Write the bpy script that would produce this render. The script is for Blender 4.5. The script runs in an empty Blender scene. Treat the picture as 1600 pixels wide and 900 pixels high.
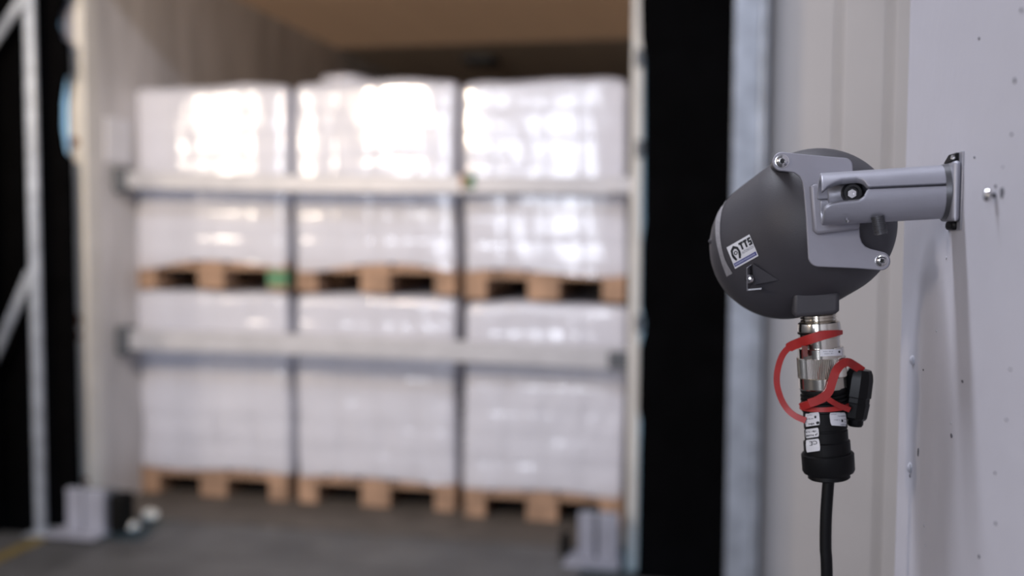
import bpy, bmesh, math, random
from mathutils import Vector, Matrix
from mathutils.bvhtree import BVHTree
random.seed(7)
scene = bpy.context.scene
COL = scene.collection

# ------------------------------------------------------------------ camera
H = 1.35
YAW, PITCH, ROLL = math.radians(11.5), math.radians(3.3), math.radians(0.3)
F = 35.0 / 36.0 * 1600.0
fw = Vector((-math.sin(YAW) * math.cos(PITCH), math.cos(YAW) * math.cos(PITCH), -math.sin(PITCH)))
rt = Vector((math.cos(YAW), math.sin(YAW), 0))
up = rt.cross(fw)
R_, U_ = rt * math.cos(ROLL) + up * math.sin(ROLL), up * math.cos(ROLL) - rt * math.sin(ROLL)
CAM = Vector((0, 0, H))
cd = bpy.data.cameras.new('camera')
cam = bpy.data.objects.new('camera', cd)
COL.objects.link(cam)
cam.matrix_world = Matrix(((R_.x, U_.x, -fw.x, 0), (R_.y, U_.y, -fw.y, 0), (R_.z, U_.z, -fw.z, H), (0, 0, 0, 1)))
cd.lens = 35
cd.sensor_width = 36
cd.clip_start = 0.05
cd.dof.use_dof = True
cd.dof.focus_distance = 0.70
cd.dof.aperture_fstop = 3.0
scene.camera = cam

# ------------------------------------------------------------------ world (daylight outside the dock), lights, exposure
w = bpy.data.worlds.new('daylight')
scene.world = w
w.use_nodes = True
w.node_tree.nodes['Background'].inputs[0].default_value = (0.42, 0.72, 1.0, 1)
w.node_tree.nodes['Background'].inputs[1].default_value = 2.6
scene.view_settings.view_transform = 'Standard'
scene.view_settings.look = 'None'
scene.view_settings.exposure = -1.45
scene.view_settings.gamma = 1.0
scene.cycles.use_denoising = True
scene.cycles.max_bounces = 8


def area(name, loc, target, sx, sy, power, col):
    l = bpy.data.lights.new(name, 'AREA')
    l.shape = 'RECTANGLE'
    l.size, l.size_y = sx, sy
    l.energy = power
    l.color = col
    o = bpy.data.objects.new(name, l)
    o.location = loc
    d = Vector(target) - Vector(loc)
    o.rotation_euler = d.to_track_quat('-Z', 'Y').to_euler()
    COL.objects.link(o)
    return o


COOL = (0.82, 0.87, 1.0)
area('hall_door_daylight', (-2.15, -5.9, 2.2), (-2.15, 0, 2.2), 1.15, 2.6, 360, COOL)
area('hall_window_daylight', (-4.3, -5.9, 2.8), (-4.3, 0, 2.8), 0.8, 1.3, 200, COOL)
area('hall_lamp', (-6.6, -3.3, 2.8), (-2.4, 4.5, 1.9), 0.9, 1.2, 330, (1.0, 0.86, 0.70))
area('hall_side_window', (-6.9, 0.6, 2.4), (0, 0.6, 1.6), 4.0, 2.2, 50, (0.85, 0.88, 1.0))
area('hall_ceiling_lamp', (-1.0, 1.5, 3.7), (-1.0, 1.5, 0), 1.5, 0.3, 235, (0.85, 0.885, 1.0))
area('hall_ceiling_lamp', (-2.2, -3.6, 4.35), (-2.2, -3.6, 0), 3.0, 0.5, 70, (0.85, 0.885, 1.0))
area('dock_lamp', (-2.25, 2.1, 2.25), (-1.9, 4.5, 1.95), 0.28, 0.28, 130, (1.0, 0.80, 0.56))


# ------------------------------------------------------------------ measuring: a photo pixel and a plane give a point
def ray(px, py):
    return fw + R_ * ((px - 800) / F) + U_ * ((450 - py) / F)


def P(px, py, Y):
    d = ray(px, py)
    return CAM + d * (Y / d.y)


def PX(px, py, X):
    d = ray(px, py)
    return CAM + d * (X / d.x)


def PZ(px, py, Z=0.0):
    d = ray(px, py)
    return CAM + d * ((Z - H) / d.z)


# ------------------------------------------------------------------ materials
MATS = {}


def mat(name, col, rough=0.5, metal=0.0, var=0.0, vscale=8.0, bump=0.0, bscale=60.0, col2=None, spec=0.5, stretch=(1, 1, 1), coat=0.0):
    if name in MATS:
        return MATS[name]
    m = bpy.data.materials.new(name)
    m.use_nodes = True
    nt = m.node_tree
    b = nt.nodes['Principled BSDF']
    b.inputs['Base Color'].default_value = (*col, 1)
    b.inputs['Roughness'].default_value = rough
    b.inputs['Metallic'].default_value = metal
    b.inputs['Specular IOR Level'].default_value = spec
    b.inputs['Coat Weight'].default_value = coat
    b.inputs['Coat Roughness'].default_value = 0.15
    tc = nt.nodes.new('ShaderNodeTexCoord')
    mp = nt.nodes.new('ShaderNodeMapping')
    mp.inputs['Scale'].default_value = stretch
    nt.links.new(tc.outputs['Object'], mp.inputs['Vector'])
    if var > 0 or col2:
        n = nt.nodes.new('ShaderNodeTexNoise')
        n.inputs['Scale'].default_value = vscale
        n.inputs['Detail'].default_value = 6
        nt.links.new(mp.outputs[0], n.inputs['Vector'])
        r = nt.nodes.new('ShaderNodeValToRGB')
        r.color_ramp.elements[0].position = 0.35
        r.color_ramp.elements[1].position = 0.68
        c2 = col2 or tuple(max(0, c * (1 - var)) for c in col)
        r.color_ramp.elements[0].color = (*c2, 1)
        r.color_ramp.elements[1].color = (*col, 1)
        nt.links.new(n.outputs['Fac'], r.inputs['Fac'])
        nt.links.new(r.outputs['Color'], b.inputs['Base Color'])
    if bump > 0:
        n2 = nt.nodes.new('ShaderNodeTexNoise')
        n2.inputs['Scale'].default_value = bscale
        n2.inputs['Detail'].default_value = 3
        nt.links.new(mp.outputs[0], n2.inputs['Vector'])
        bp = nt.nodes.new('ShaderNodeBump')
        bp.inputs['Strength'].default_value = bump
        bp.inputs['Distance'].default_value = 0.01
        nt.links.new(n2.outputs['Fac'], bp.inputs['Height'])
        nt.links.new(bp.outputs[0], b.inputs['Normal'])
    MATS[name] = m
    return m


M_wall = mat('white painted wall', (0.52, 0.51, 0.565), 0.55, var=0.05, vscale=5, bump=0.08, bscale=25)
M_panel = mat('cream wall panel', (0.46, 0.44, 0.442), 0.45, var=0.06, vscale=3)
M_hall = mat('hall paint', (0.36, 0.36, 0.38), 0.8, var=0.05)
M_floor = mat('stained concrete', (0.075, 0.075, 0.08), 0.6, var=0.45, vscale=3.5, bump=0.1)
M_steel = mat('worn steel plate', (0.08, 0.08, 0.084), 0.5, var=0.4, vscale=4, bump=0.1)
M_yellow = mat('worn yellow paint', (0.16, 0.115, 0.03), 0.7, var=0.4, vscale=12)
M_black = mat('black shelter fabric', (0.0025, 0.0025, 0.003), 0.95, var=0.3, spec=0.02)
M_galv = mat('galvanised steel', (0.42, 0.46, 0.54), 0.42, metal=0.45, var=0.3, vscale=14)
M_trail = mat('white trailer paint', (0.66, 0.64, 0.62), 0.5, var=0.15, vscale=4)
M_trailin = mat('scuffed trailer lining', (0.70, 0.68, 0.70), 0.55, var=0.35, vscale=3.2, stretch=(1, 2.0, 0.35))
M_slat2 = mat('dimly translucent roof board', (0.55, 0.49, 0.43), 0.6, var=0.15, vscale=6)
M_slat = mat('translucent roof board', (0.55, 0.46, 0.36), 0.6, var=0.15, vscale=6)
M_ply = mat('trailer plywood floor', (0.10, 0.085, 0.075), 0.7, var=0.35, vscale=6)
M_rust = mat('rust', (0.20, 0.08, 0.03), 0.9, var=0.5, vscale=40)
M_block = mat('grey painted steel', (0.29, 0.30, 0.37), 0.5, var=0.2, vscale=9)
M_rubber = mat('black rubber', (0.006, 0.006, 0.006), 0.85, var=0.2, spec=0.1)
M_wood = mat('raw pallet wood', (0.46, 0.29, 0.195), 0.8, var=0.4, vscale=9, stretch=(1, 0.2, 1))
M_green = mat('green painted wood', (0.10, 0.24, 0.13), 0.7, var=0.2)
M_brown = mat('brown wood wedge', (0.35, 0.2, 0.12), 0.7, var=0.2)
M_carton = mat('white carton', (0.76, 0.76, 0.81), 0.7, var=0.10, vscale=5)
M_bar = mat('aluminium load bar', (0.50, 0.50, 0.54), 0.5, metal=0.2, var=0.12, vscale=10)
M_dark = mat('dark fitting', (0.10, 0.11, 0.13), 0.5, var=0.3)
M_litter = mat('crumpled film scrap', (0.75, 0.74, 0.72), 0.4, var=0.2)

M_house = mat('dark grey powder coat', (0.050, 0.047, 0.055), 0.55, var=0.10, vscale=30, bump=0.05, bscale=900)
M_glass = mat('black sensor window', (0.01, 0.01, 0.012), 0.06)
M_strip = mat('pale grey label strip', (0.30, 0.29, 0.31), 0.6, var=0.25, vscale=500)
M_plate = mat('silver anodised plate', (0.32, 0.312, 0.355), 0.5, metal=0.35, var=0.06, vscale=40)
M_arm = mat('cast silver arm', (0.36, 0.36, 0.41), 0.42, metal=0.45, var=0.06, vscale=50, bump=0.04, bscale=900)
M_nickel = mat('nickel', (0.72, 0.68, 0.62), 0.16, metal=1.0, var=0.06, vscale=80)
M_screw = mat('steel screw', (0.62, 0.61, 0.62), 0.22, metal=1.0)
M_socket = mat('dark screw socket', (0.02, 0.02, 0.022), 0.35, metal=0.3)
M_stud = mat('dark steel stud', (0.11, 0.11, 0.12), 0.38, metal=0.6)
M_plug = mat('black plug plastic', (0.005, 0.005, 0.006), 0.5, spec=0.2, var=0.2, vscale=60)
M_cap = mat('glossy black rubber cap', (0.005, 0.005, 0.006), 0.35, spec=0.25, var=0.2)
M_red = mat('red rubber strap', (0.42, 0.022, 0.020), 0.45, var=0.15, vscale=60)
M_paper = mat('white label', (0.72, 0.72, 0.76), 0.5)
M_ink = mat('black ink', (0.012, 0.014, 0.02), 0.5)
M_inkg = mat('grey ink', (0.25, 0.25, 0.29), 0.5)
M_blue = mat('blue print', (0.085, 0.09, 0.27), 0.5)
M_pale = mat('pale print', (0.45, 0.47, 0.62), 0.5)
M_chip_shadow = mat('bare chip and screw shadow', (0.10, 0.10, 0.12), 0.7)
M_dent = mat('dented paint', (0.40, 0.40, 0.44), 0.6)


def let_through(m, col, f):
    nt = m.node_tree
    tl = nt.nodes.new('ShaderNodeBsdfTranslucent')
    tl.inputs[0].default_value = (*col, 1)
    mx = nt.nodes.new('ShaderNodeMixShader')
    mx.inputs[0].default_value = f
    nt.links.new(nt.nodes['Principled BSDF'].outputs[0], mx.inputs[1])
    nt.links.new(tl.outputs[0], mx.inputs[2])
    nt.links.new(mx.outputs[0], nt.nodes['Material Output'].inputs[0])


let_through(M_slat, (1.0, 0.60, 0.40), 0.48)  # translucency added so the boards near the opening look lit
let_through(M_slat2, (1.0, 0.60, 0.40), 0.13)  # same boards deeper in, passing less daylight so the ceiling falls darker


def film_material():
    m = bpy.data.materials.new('stretch film')
    m.use_nodes = True
    nt = m.node_tree
    b = nt.nodes['Principled BSDF']
    b.inputs['Base Color'].default_value = (0.79, 0.80, 0.91, 1)
    b.inputs['Roughness'].default_value = 0.16
    b.inputs['Specular IOR Level'].default_value = 0.9
    b.inputs['Coat Weight'].default_value = 1.0
    b.inputs['Coat Roughness'].default_value = 0.12
    b.inputs['Coat IOR'].default_value = 1.6
    tc = nt.nodes.new('ShaderNodeTexCoord')
    oi = nt.nodes.new('ShaderNodeObjectInfo')
    add = nt.nodes.new('ShaderNodeVectorMath')
    mul = nt.nodes.new('ShaderNodeMath')
    mul.operation = 'MULTIPLY'
    mul.inputs[1].default_value = 37.0
    nt.links.new(oi.outputs['Random'], mul.inputs[0])
    nt.links.new(tc.outputs['Object'], add.inputs[0])
    nt.links.new(mul.outputs[0], add.inputs[1])
    n1 = nt.nodes.new('ShaderNodeTexNoise')
    n1.inputs['Scale'].default_value = 4
    n1.inputs['Detail'].default_value = 5
    n1.inputs['Roughness'].default_value = 0.6
    nt.links.new(add.outputs[0], n1.inputs['Vector'])
    bp = nt.nodes.new('ShaderNodeBump')
    bp.inputs['Strength'].default_value = 0.07
    bp.inputs['Distance'].default_value = 0.02
    nt.links.new(n1.outputs['Fac'], bp.inputs['Height'])
    nt.links.new(bp.outputs[0], b.inputs['Normal'])
    tr = nt.nodes.new('ShaderNodeBsdfTransparent')
    mx = nt.nodes.new('ShaderNodeMixShader')
    mx.inputs[0].default_value = 0.62
    nt.links.new(tr.outputs[0], mx.inputs[1])
    nt.links.new(b.outputs[0], mx.inputs[2])
    nt.links.new(mx.outputs[0], nt.nodes['Material Output'].inputs[0])
    return m


M_film = film_material()


# ------------------------------------------------------------------ builders
def link(name, me, material, parent=None, smooth=False):
    o = bpy.data.objects.new(name, me)
    COL.objects.link(o)
    if material and not me.materials:
        me.materials.append(material)
    if smooth:
        for p in me.polygons:
            p.use_smooth = True
    if parent:
        o.parent = parent
        o.matrix_parent_inverse = Matrix.Translation(-parent_loc(parent))
    return o


def parent_loc(p):
    v = Vector(p.location)
    while p.parent:
        p = p.parent
    return v if p.type == 'EMPTY' and not p.parent else v


def bm_obj(name, bm, material, parent=None, smooth=False, sharp=None):
    bmesh.ops.recalc_face_normals(bm, faces=bm.faces)
    me = bpy.data.meshes.new(name)
    bm.to_mesh(me)
    bm.free()
    o = link(name, me, material, parent, smooth)
    if sharp:
        me.set_sharp_from_angle(angle=math.radians(sharp))
    return o


def py_obj(name, vs, fs, material, parent=None, smooth=False, sharp=None):
    bm = bmesh.new()
    bv = [bm.verts.new(v) for v in vs]
    for f in fs:
        try:
            bm.faces.new([bv[i] for i in f])
        except ValueError:
            pass
    return bm_obj(name, bm, material, parent, smooth, sharp)


def bevel(o, wd, seg=2, angle=35):
    m = o.modifiers.new('bevel', 'BEVEL')
    m.width = wd
    m.segments = seg
    m.limit_method = 'ANGLE'
    m.angle_limit = math.radians(angle)
    for p in o.data.polygons:
        p.use_smooth = True
    o.data.set_sharp_from_angle(angle=math.radians(40))
    return o


def box(name, lo, hi, material, parent=None, bev=0.0, seg=2):
    x0, y0, z0 = lo
    x1, y1, z1 = hi
    vs = [(x0, y0, z0), (x1, y0, z0), (x1, y1, z0), (x0, y1, z0), (x0, y0, z1), (x1, y0, z1), (x1, y1, z1), (x0, y1, z1)]
    fs = [(0, 1, 2, 3), (4, 5, 6, 7), (0, 1, 5, 4), (1, 2, 6, 5), (2, 3, 7, 6), (3, 0, 4, 7)]
    o = py_obj(name, vs, fs, material, parent)
    if bev:
        bevel(o, bev, seg)
    return o


def prism(name, pts, d, material, parent=None, bev=0.0, seg=2):
    """outline pts (3D, coplanar) extruded along vector d"""
    n = len(pts)
    vs = [Vector(p) for p in pts] + [Vector(p) + Vector(d) for p in pts]
    fs = [tuple(range(n)), tuple(range(2 * n - 1, n - 1, -1))]
    fs += [(i, (i + 1) % n, n + (i + 1) % n, n + i) for i in range(n)]
    o = py_obj(name, vs, fs, material, parent)
    if bev:
        bevel(o, bev, seg, 50)
    return o


def frame_of(a):
    a = Vector(a).normalized()
    h = Vector((0, -1, 0)) if abs(a.y) < 0.9 else Vector((0, 0, 1))
    u = (h - a * h.dot(a)).normalized()
    return a, u, a.cross(u)


def lathe(name, base, axis, prof, material, parent=None, n=48, smooth=True, sharp=35, mod=None):
    """prof: list of (s along axis, r)"""
    a, u, v = frame_of(axis)
    base = Vector(base)
    vs, fs, idx = [], [], []
    for s, r in prof:
        if r < 1e-7:
            vs.append(base + a * s)
            idx.append([len(vs) - 1] * n)
        else:
            row = []
            for k in range(n):
                t = 2 * math.pi * k / n
                rr = r * (mod(k) if mod else 1)
                vs.append(base + a * s + (u * math.cos(t) + v * math.sin(t)) * rr)
                row.append(len(vs) - 1)
            idx.append(row)
    for i in range(len(prof) - 1):
        for k in range(n):
            q = [idx[i][k], idx[i][(k + 1) % n], idx[i + 1][(k + 1) % n], idx[i + 1][k]]
            q2 = []
            for j in q:
                if j not in q2:
                    q2.append(j)
            if len(q2) > 2:
                fs.append(q2)
    return py_obj(name, vs, fs, material, parent, smooth, sharp if smooth else None)


def catmull(pts, m=8):
    out = []
    n = len(pts)
    for i in range(n - 1):
        p0, p1, p2, p3 = pts[max(i - 1, 0)], pts[i], pts[i + 1], pts[min(i + 2, n - 1)]
        for k in range(m):
            t = k / m
            out.append(0.5 * ((2 * p1) + (p2 - p0) * t + (2 * p0 - 5 * p1 + 4 * p2 - p3) * t * t + (3 * p1 - p0 - 3 * p2 + p3) * t ** 3))
    out.append(pts[-1].copy())
    return out


def sweep(name, pts, section, material, parent=None, m=8, up_hint=(0, -1, 0), smooth=True, sharp=40, scale=None):
    """section: list of (a, b): a along the side vector, b along the hint-normal"""
    pts = catmull([Vector(p) for p in pts], m)
    vs, fs = [], []
    n = len(section)
    h = Vector(up_hint)
    for i, p in enumerate(pts):
        t = (pts[min(i + 1, len(pts) - 1)] - pts[max(i - 1, 0)]).normalized()
        nn = (h - t * h.dot(t)).normalized()
        s = t.cross(nn)
        k = scale(i / (len(pts) - 1)) if scale else 1
        for a, b in section:
            vs.append(p + s * a * k + nn * b)
    for i in range(len(pts) - 1):
        for k in range(n):
            fs.append((i * n + k, i * n + (k + 1) % n, (i + 1) * n + (k + 1) % n, (i + 1) * n + k))
    fs.append(tuple(range(n)))
    fs.append(tuple(range((len(pts) - 1) * n, len(pts) * n)))
    return py_obj(name, vs, fs, material, parent, smooth, sharp)


def circ(r, n=14):
    return [(r * math.cos(2 * math.pi * k / n), r * math.sin(2 * math.pi * k / n)) for k in range(n)]


def tag(o, label, cat, group=None):
    o['label'] = label
    o['category'] = cat
    if group:
        o['group'] = group
    return o


def thing(name, label, cat, loc, group=None):
    o = bpy.data.objects.new(name, None)
    o.empty_display_size = 0.1
    o.location = loc
    COL.objects.link(o)
    return tag(o, label, cat, group)


def struct(o, label=None):
    o['kind'] = 'structure'
    if label:
        o['label'] = label
    return o


# ------------------------------------------------------------------ the hall
YF = 3.66                                    # the wall with the dock opening
WX = P(1494, 300, 0.700).x                    # the near white wall the sensor hangs on
WEND = PX(1408, 450, WX).y                   # where that wall ends
struct(box('floor', (-7.2, -6.2, -0.2), (2.2, YF + 0.20, -0.012), M_floor), 'dark stained concrete warehouse floor')
struct(box('wall_back', (-7.2, -6.2, -0.2), (2.2, -6.0, 4.6), M_hall), 'plain light wall at the back of the hall')
struct(box('wall_left', (-7.2, -6.0, -0.2), (-7.0, YF, 4.6), M_hall), 'plain light side wall of the hall')
struct(box('wall_right', (2.0, -6.0, -0.2), (2.2, YF, 4.6), M_hall), 'plain light wall far right of the hall')
struct(box('ceiling', (-7.2, -6.2, 4.5), (2.2, YF + 0.2, 4.7), M_hall), 'light ceiling of the hall')
XJ = P(1193, 450, YF).x                      # right jamb of the opening
XL = P(20, 450, YF).x - 0.25                 # left jamb
wf = struct(box('wall_front', (-7.0, YF, -0.2), (XL, YF + 0.2, 4.5), M_black), 'dark wall beside the dock opening')
struct(box('trim_1', (XL, YF, 3.0), (XJ, YF + 0.2, 4.5), M_hall), 'wall strip above the dock opening')
wc = struct(box('wall_center', (XJ, YF + 0.02, -0.2), (2.0, YF + 0.2, 4.5), M_panel), 'cream panelled wall right of the dock opening')
xs = [XJ, P(1302, 450, YF).x, P(1381, 450, YF).x, P(1500, 450, YF).x, P(1620, 450, YF).x]
for a, b in zip(xs, xs[1:]):
    box('panel', (a + 0.002, YF, -0.012), (b - 0.002, YF + 0.03, 4.5), M_panel, wc, 0.006, 2)

wn = struct(box('wall_near', (WX, -1.2, -0.012), (WX + 0.42, WEND, 3.4), M_wall, None, 0.006, 3), 'white painted wall end carrying the sensor')

# paint damage on the near wall: flat chips and raised dents
def wall_spot(px, py, wpx, hpx, material, name, thick=0.0004):
    c = PX(px, py, WX)
    k = (c - CAM).length / F
    hh = hpx * k / 2
    ww = wpx * k / 2 / 0.24
    n = 9
    pts = []
    for i in range(n):
        t = 2 * math.pi * i / n
        q = random.uniform(0.75, 1.15)
        pts.append(Vector((WX - thick, c.y + ww * math.cos(t) * q, c.z + hh * math.sin(t) * q)))
    return prism(name, pts, (thick + 0.0005, 0, 0), material, wn)


for px, py, a, b in [(1487, 681, 3.0, 7), (1435, 706, 2.0, 14), (1422, 744, 1.8, 5), (1444, 822, 1.8, 4), (1504, 596, 2.2, 4.5),
                     (1463, 517, 1.8, 3), (1443, 578, 1.5, 3), (1486, 661, 1.3, 2.5), (1555, 739, 1.8, 4), (1579, 577, 1.8, 3),
                     (1586, 126, 2.4, 8), (1530, 60, 1.6, 4), (1581, 210, 1.6, 4), (1523, 246, 1.8, 4), (1567, 260, 2.0, 4),
                     (1479, 403, 1.4, 4), (1596, 16, 2.0, 6), (1573, 656, 1.6, 3), (1446, 852, 1.6, 3), (1530, 870, 1.8, 5), (1556, 818, 1.8, 4), (1556, 291, 1.8, 5)]:
    wall_spot(px, py, a, b, M_chip_shadow if b > 4.2 or random.random() < .4 else M_dent, 'chip_shadow_mark')
for px, py, hh in [(1426, 563, 16), (1422, 731, 17)]:
    c = PX(px, py, WX)
    k = (c - CAM).length / F
    o = lathe('paint_blister', c + Vector((0.0005, 0, 0)), (-1, 0, 0), [(0, hh / 2 * k), (0.0016, hh / 2.6 * k), (0.0026, hh / 5 * k), (0.0028, 0)], M_wall, wn, 16)
    wall_spot(px + 2, py, 2.0, hh * 0.7, M_dent, 'chip_shadow_mark', 0.0012)

# ------------------------------------------------------------------ wall screw beside the bracket
c = PX(1556, 306, WX)
k = (c - CAM).length / F
scw = thing('wall_screw', 'small steel screw stub sticking out of the white wall right of the bracket', 'screw', c)
lathe('shank', c + Vector((0.001, 0, 0)), (-1, 0, 0.1), [(0, 0), (0, 3.2 * k), (0.004, 3.2 * k), (0.004, 0)], M_stud, scw, 16)
lathe('head', c + Vector((-0.003, 0, 0.0003)), (-1, 0, 0.1), [(0, 0), (0, 9 * k), (0.0016, 9.5 * k), (0.0032, 7 * k), (0.0032, 3.5 * k), (0.002, 3 * k), (0.002, 0)], M_screw, scw, 20)
wall_spot(1566, 302, 4.2, 17, M_chip_shadow, 'chip_shadow_mark')  # dark patch painted as the shadow of the screw head

# ------------------------------------------------------------------ dock floor
lv0, lv1 = PZ(80, 895).x, P(1150, 890, YF).x - 0.10
lev = thing('dock_leveller', 'dark worn steel dock leveller plate in front of the trailer', 'dock leveller', (0, YF - 1.0, 0))
box('deck_plate', (lv0, 1.2, -0.011), (lv1, 3.70, 0.0), M_steel, lev)
box('lip', (lv0 + 0.12, 3.705, -0.03), (-0.50, 4.13, 0.002), M_steel, lev)
yl = PZ(40, 849)
tag(box('floor_line', (yl.x - 0.035, 0.4, -0.0115), (yl.x + 0.035, YF + 0.18, -0.008), M_yellow), 'worn yellow safety line painted on the dark floor at left', 'floor line')

# ------------------------------------------------------------------ trailer
YT = 4.16
TL, TR_, TZ = P(140, 450, YT).x, P(984, 450, YT).x, 2.74
YE = 16.0
tr = thing('truck_trailer', 'open white truck trailer backed up to the dock, loaded with pallets', 'trailer', ((TL + TR_) / 2, YT, 0))
box('floor_deck', (TL - 0.05, YT, -0.12), (TR_ + 0.05, YE, 0.0), M_ply, tr)
box('side_wall', (TL - 0.07, YT + 0.09, 0.0), (TL, YE, TZ), M_trailin, tr)
box('side_wall', (TR_, YT + 0.05, 0.0), (TR_ + 0.04, YE, TZ), M_trailin, tr)
box('front_wall', (TL, YE - 0.05, 0.0), (TR_, YE, TZ), M_trailin, tr)
roof = box('roof', (TL - 0.07, 15.0, TZ + 0.03), (TR_ + 0.07, YE, TZ + 0.1), M_trail, tr)
box('roof_beam', (TL - 0.07, YT - 0.02, TZ), (TR_ + 0.07, YT + 0.09, TZ + 0.1), M_trail, tr)
y = YT + 0.1
i = 0
proto = first_dim = None
while y < YE - 0.2:
    if proto is None:
        proto = box('roof_board', (TL - 0.05, y, TZ), (TR_ + 0.04, y + 0.18, TZ + 0.025), M_slat, roof, 0.014, 1)
        y0 = y
    else:
        o = proto.copy()
        if first_dim is None and y > 7.2:
            first_dim = proto.data.copy()
            first_dim.materials[0] = M_slat2
        if y > 7.2:
            o.data = first_dim
        COL.objects.link(o)
        o.location = Vector(proto.location) + Vector((0, y - y0, 0))
    y += 0.18
pl = box('rear_post', (P(115, 450, YT).x, YT - 0.02, 0.0), (TL + 0.004, YT + 0.09, TZ + 0.05), M_trail, tr, 0.008)
pr = box('rear_post', (TR_, YT - 0.02, -0.08), (P(1001, 450, YT).x, YT + 0.07, TZ + 0.05), M_trail, tr, 0.006)
for px, py, wd, hh in [(114, 500, 9, 30), (118, 525, 8, 18), (114, 222, 8, 22), (132, 752, 14, 14)]:
    c = P(px, py, YT - 0.03)
    s = 4.2 / F
    lathe('rust_patch', c + Vector((0, 0.012, 0)), (0, -1, 0), [(0, hh * s * .5), (0.004, hh * s * .4), (0.006, 0)], M_rust, pl, 9)
for px, py in [(1001, 232), (1000, 505), (1001, 90)]:
    c = P(px, py, YT - 0.03)
    s = 4.2 / F
    box('hinge', (c.x - 0.02, YT - 0.045, c.z - 0.035), (c.x + 0.012, YT - 0.015, c.z + 0.035), M_dark, pr, 0.004)
box('post_hinge', (P(106, 60, YT).x, YT - 0.05, P(106, 84, YT).z), (P(120, 60, YT).x, YT - 0.01, P(106, 5, YT).z), M_block, tr, 0.005)
cy = 7.9
cx = P(752, 48, cy).x
lamp = box('ceiling_lamp', (cx - 0.13, cy - 0.16, TZ - 0.05), (cx + 0.13, cy + 0.16, TZ), M_dark, tr, 0.02)
# pale plate on the left lining
zz = (P(180, 185, 4.4).z, P(180, 255, 4.4).z)
box('wall_plate', (TL, 4.30, zz[1]), (TL + 0.008, 4.50, zz[0]), M_carton, tr, 0.003)

# grey steel foot blocks in front of the posts
def foot(name, px0, px1, pyb, pyt, label, dark_side):
    y = PZ((px0 + px1) / 2, pyb).y
    a, b = P(px0, pyb, y).x, P(px1, pyb, y).x
    zt = P((px0 + px1) / 2, pyt, y).z
    t = thing(name, label, 'bumper block', ((a + b) / 2, y, 0), 'steel foot blocks at the trailer corners')
    m = a + (b - a) * 0.45
    box('front_plate', (a, y, 0.002), (m - 0.008, y + 0.03, zt), M_block, t, 0.004)
    box('front_plate', (m + 0.008, y - 0.012, 0.002), (b, y + 0.03, zt), M_block, t, 0.004)
    box('back_block', (a + 0.01, y + 0.03, 0.002), (b - 0.01, y + 0.12, zt - 0.02), M_dark, t, 0.004)
    box('base_plate', (a - 0.05, y - 0.10, 0.0022), (b + 0.01, y + 0.10, 0.010), M_block, t, 0.002)
    return t


foot('corner_block', 104, 165, 833, 765, 'grey steel foot block at the left trailer post', 1)
foot('corner_block', 903, 966, 878, 803, 'grey steel foot block at the right trailer post', -1)
y = PZ(180, 835).y
rb = thing('rubber_bumper', 'black rubber bumper standing beside the left grey foot block', 'bumper', (P(178, 830, y).x, y, 0))
box('pad', (P(166, 830, y).x + 0.012, y, 0.002), (P(192, 830, y).x, y + 0.10, P(178, 775, y).z), M_rubber, rb, 0.01)
box('mounting_strip', (P(170, 830, y).x + 0.01, y - 0.008, 0.02), (P(185, 830, y).x, y + 0.0, P(178, 785, y).z), M_rubber, rb, 0.003)
y = PZ(885, 870).y
rb = thing('rubber_bumper', 'low black rubber bumper standing beside the right grey foot block', 'bumper', (P(885, 870, y).x, y, 0))
box('pad', (P(874, 870, y).x, y, 0.002), (P(892, 870, y).x - 0.01, y + 0.08, P(885, 838, y).z), M_rubber, rb, 0.01)
box('mounting_strip', (P(878, 870, y).x, y - 0.008, 0.01), (P(890, 870, y).x, y, P(885, 845, y).z), M_rubber, rb, 0.003)


def scrap(px, py, s, label):
    c = PZ(px, py, 0.0)
    bm = bmesh.new()
    bmesh.ops.create_icosphere(bm, subdivisions=2, radius=s)
    rnd = random.Random(px)
    for v in bm.verts:
        v.co *= rnd.uniform(0.6, 1.15)
        v.co.z = v.co.z * 0.6 + s * 0.55
        if v.co.z < 0.003:
            v.co.z = 0.003
        v.co += Vector((c.x, c.y, 0))
    tag(bm_obj('film_scrap', bm, M_litter), label, 'litter', 'scraps on the dock floor')


scrap(206, 828, 0.035, 'round crumpled white scrap on the floor beside the rubber bumper')
scrap(237, 810, 0.040, 'flat crumpled white scrap further in, nearest the left pallet')

# ------------------------------------------------------------------ dock shelter fabric and galvanised frames
def curtain(name, pts_px, Y, label, d=0.03):
    return tag(prism(name, [P(px, py, Y) for px, py in pts_px], (0, d, 0), M_black), label, 'curtain')


YC = 4.02
left_edge = [(97, -260), (103, -5), (97, 4), (89, 18), (88, 40), (94, 60), (104.5, 64), (105.5, 114), (98, 120), (92, 160), (92, 200), (98, 238), (108.5, 246), (114, 500), (121, 760), (123, 842)]
curtain('shelter_curtain', [(-260, 900), (-260, -260)] + left_edge[:-1] + [(124, 900)], YC, 'black dock shelter curtain left of the trailer')
right_edge = [(996, -260), (996, 60), (1001, 90), (1001, 350), (997, 380), (996, 480), (1001, 500), (1000, 520), (994, 545), (992, 640), (996, 660), (994, 700), (988, 1000)]
curtain('shelter_curtain', [(1400, 1000), (1400, -260)] + right_edge[0:1] + [(x + 5, yy) for x, yy in right_edge[1:]], YC + 0.05, 'black dock shelter curtain between trailer and galvanised post')
tag(box('head_curtain', (-3.6, 3.97, 2.62), (0.9, 4.0, 3.3), M_black), 'black dock shelter curtain above the trailer opening', 'curtain')

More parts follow.
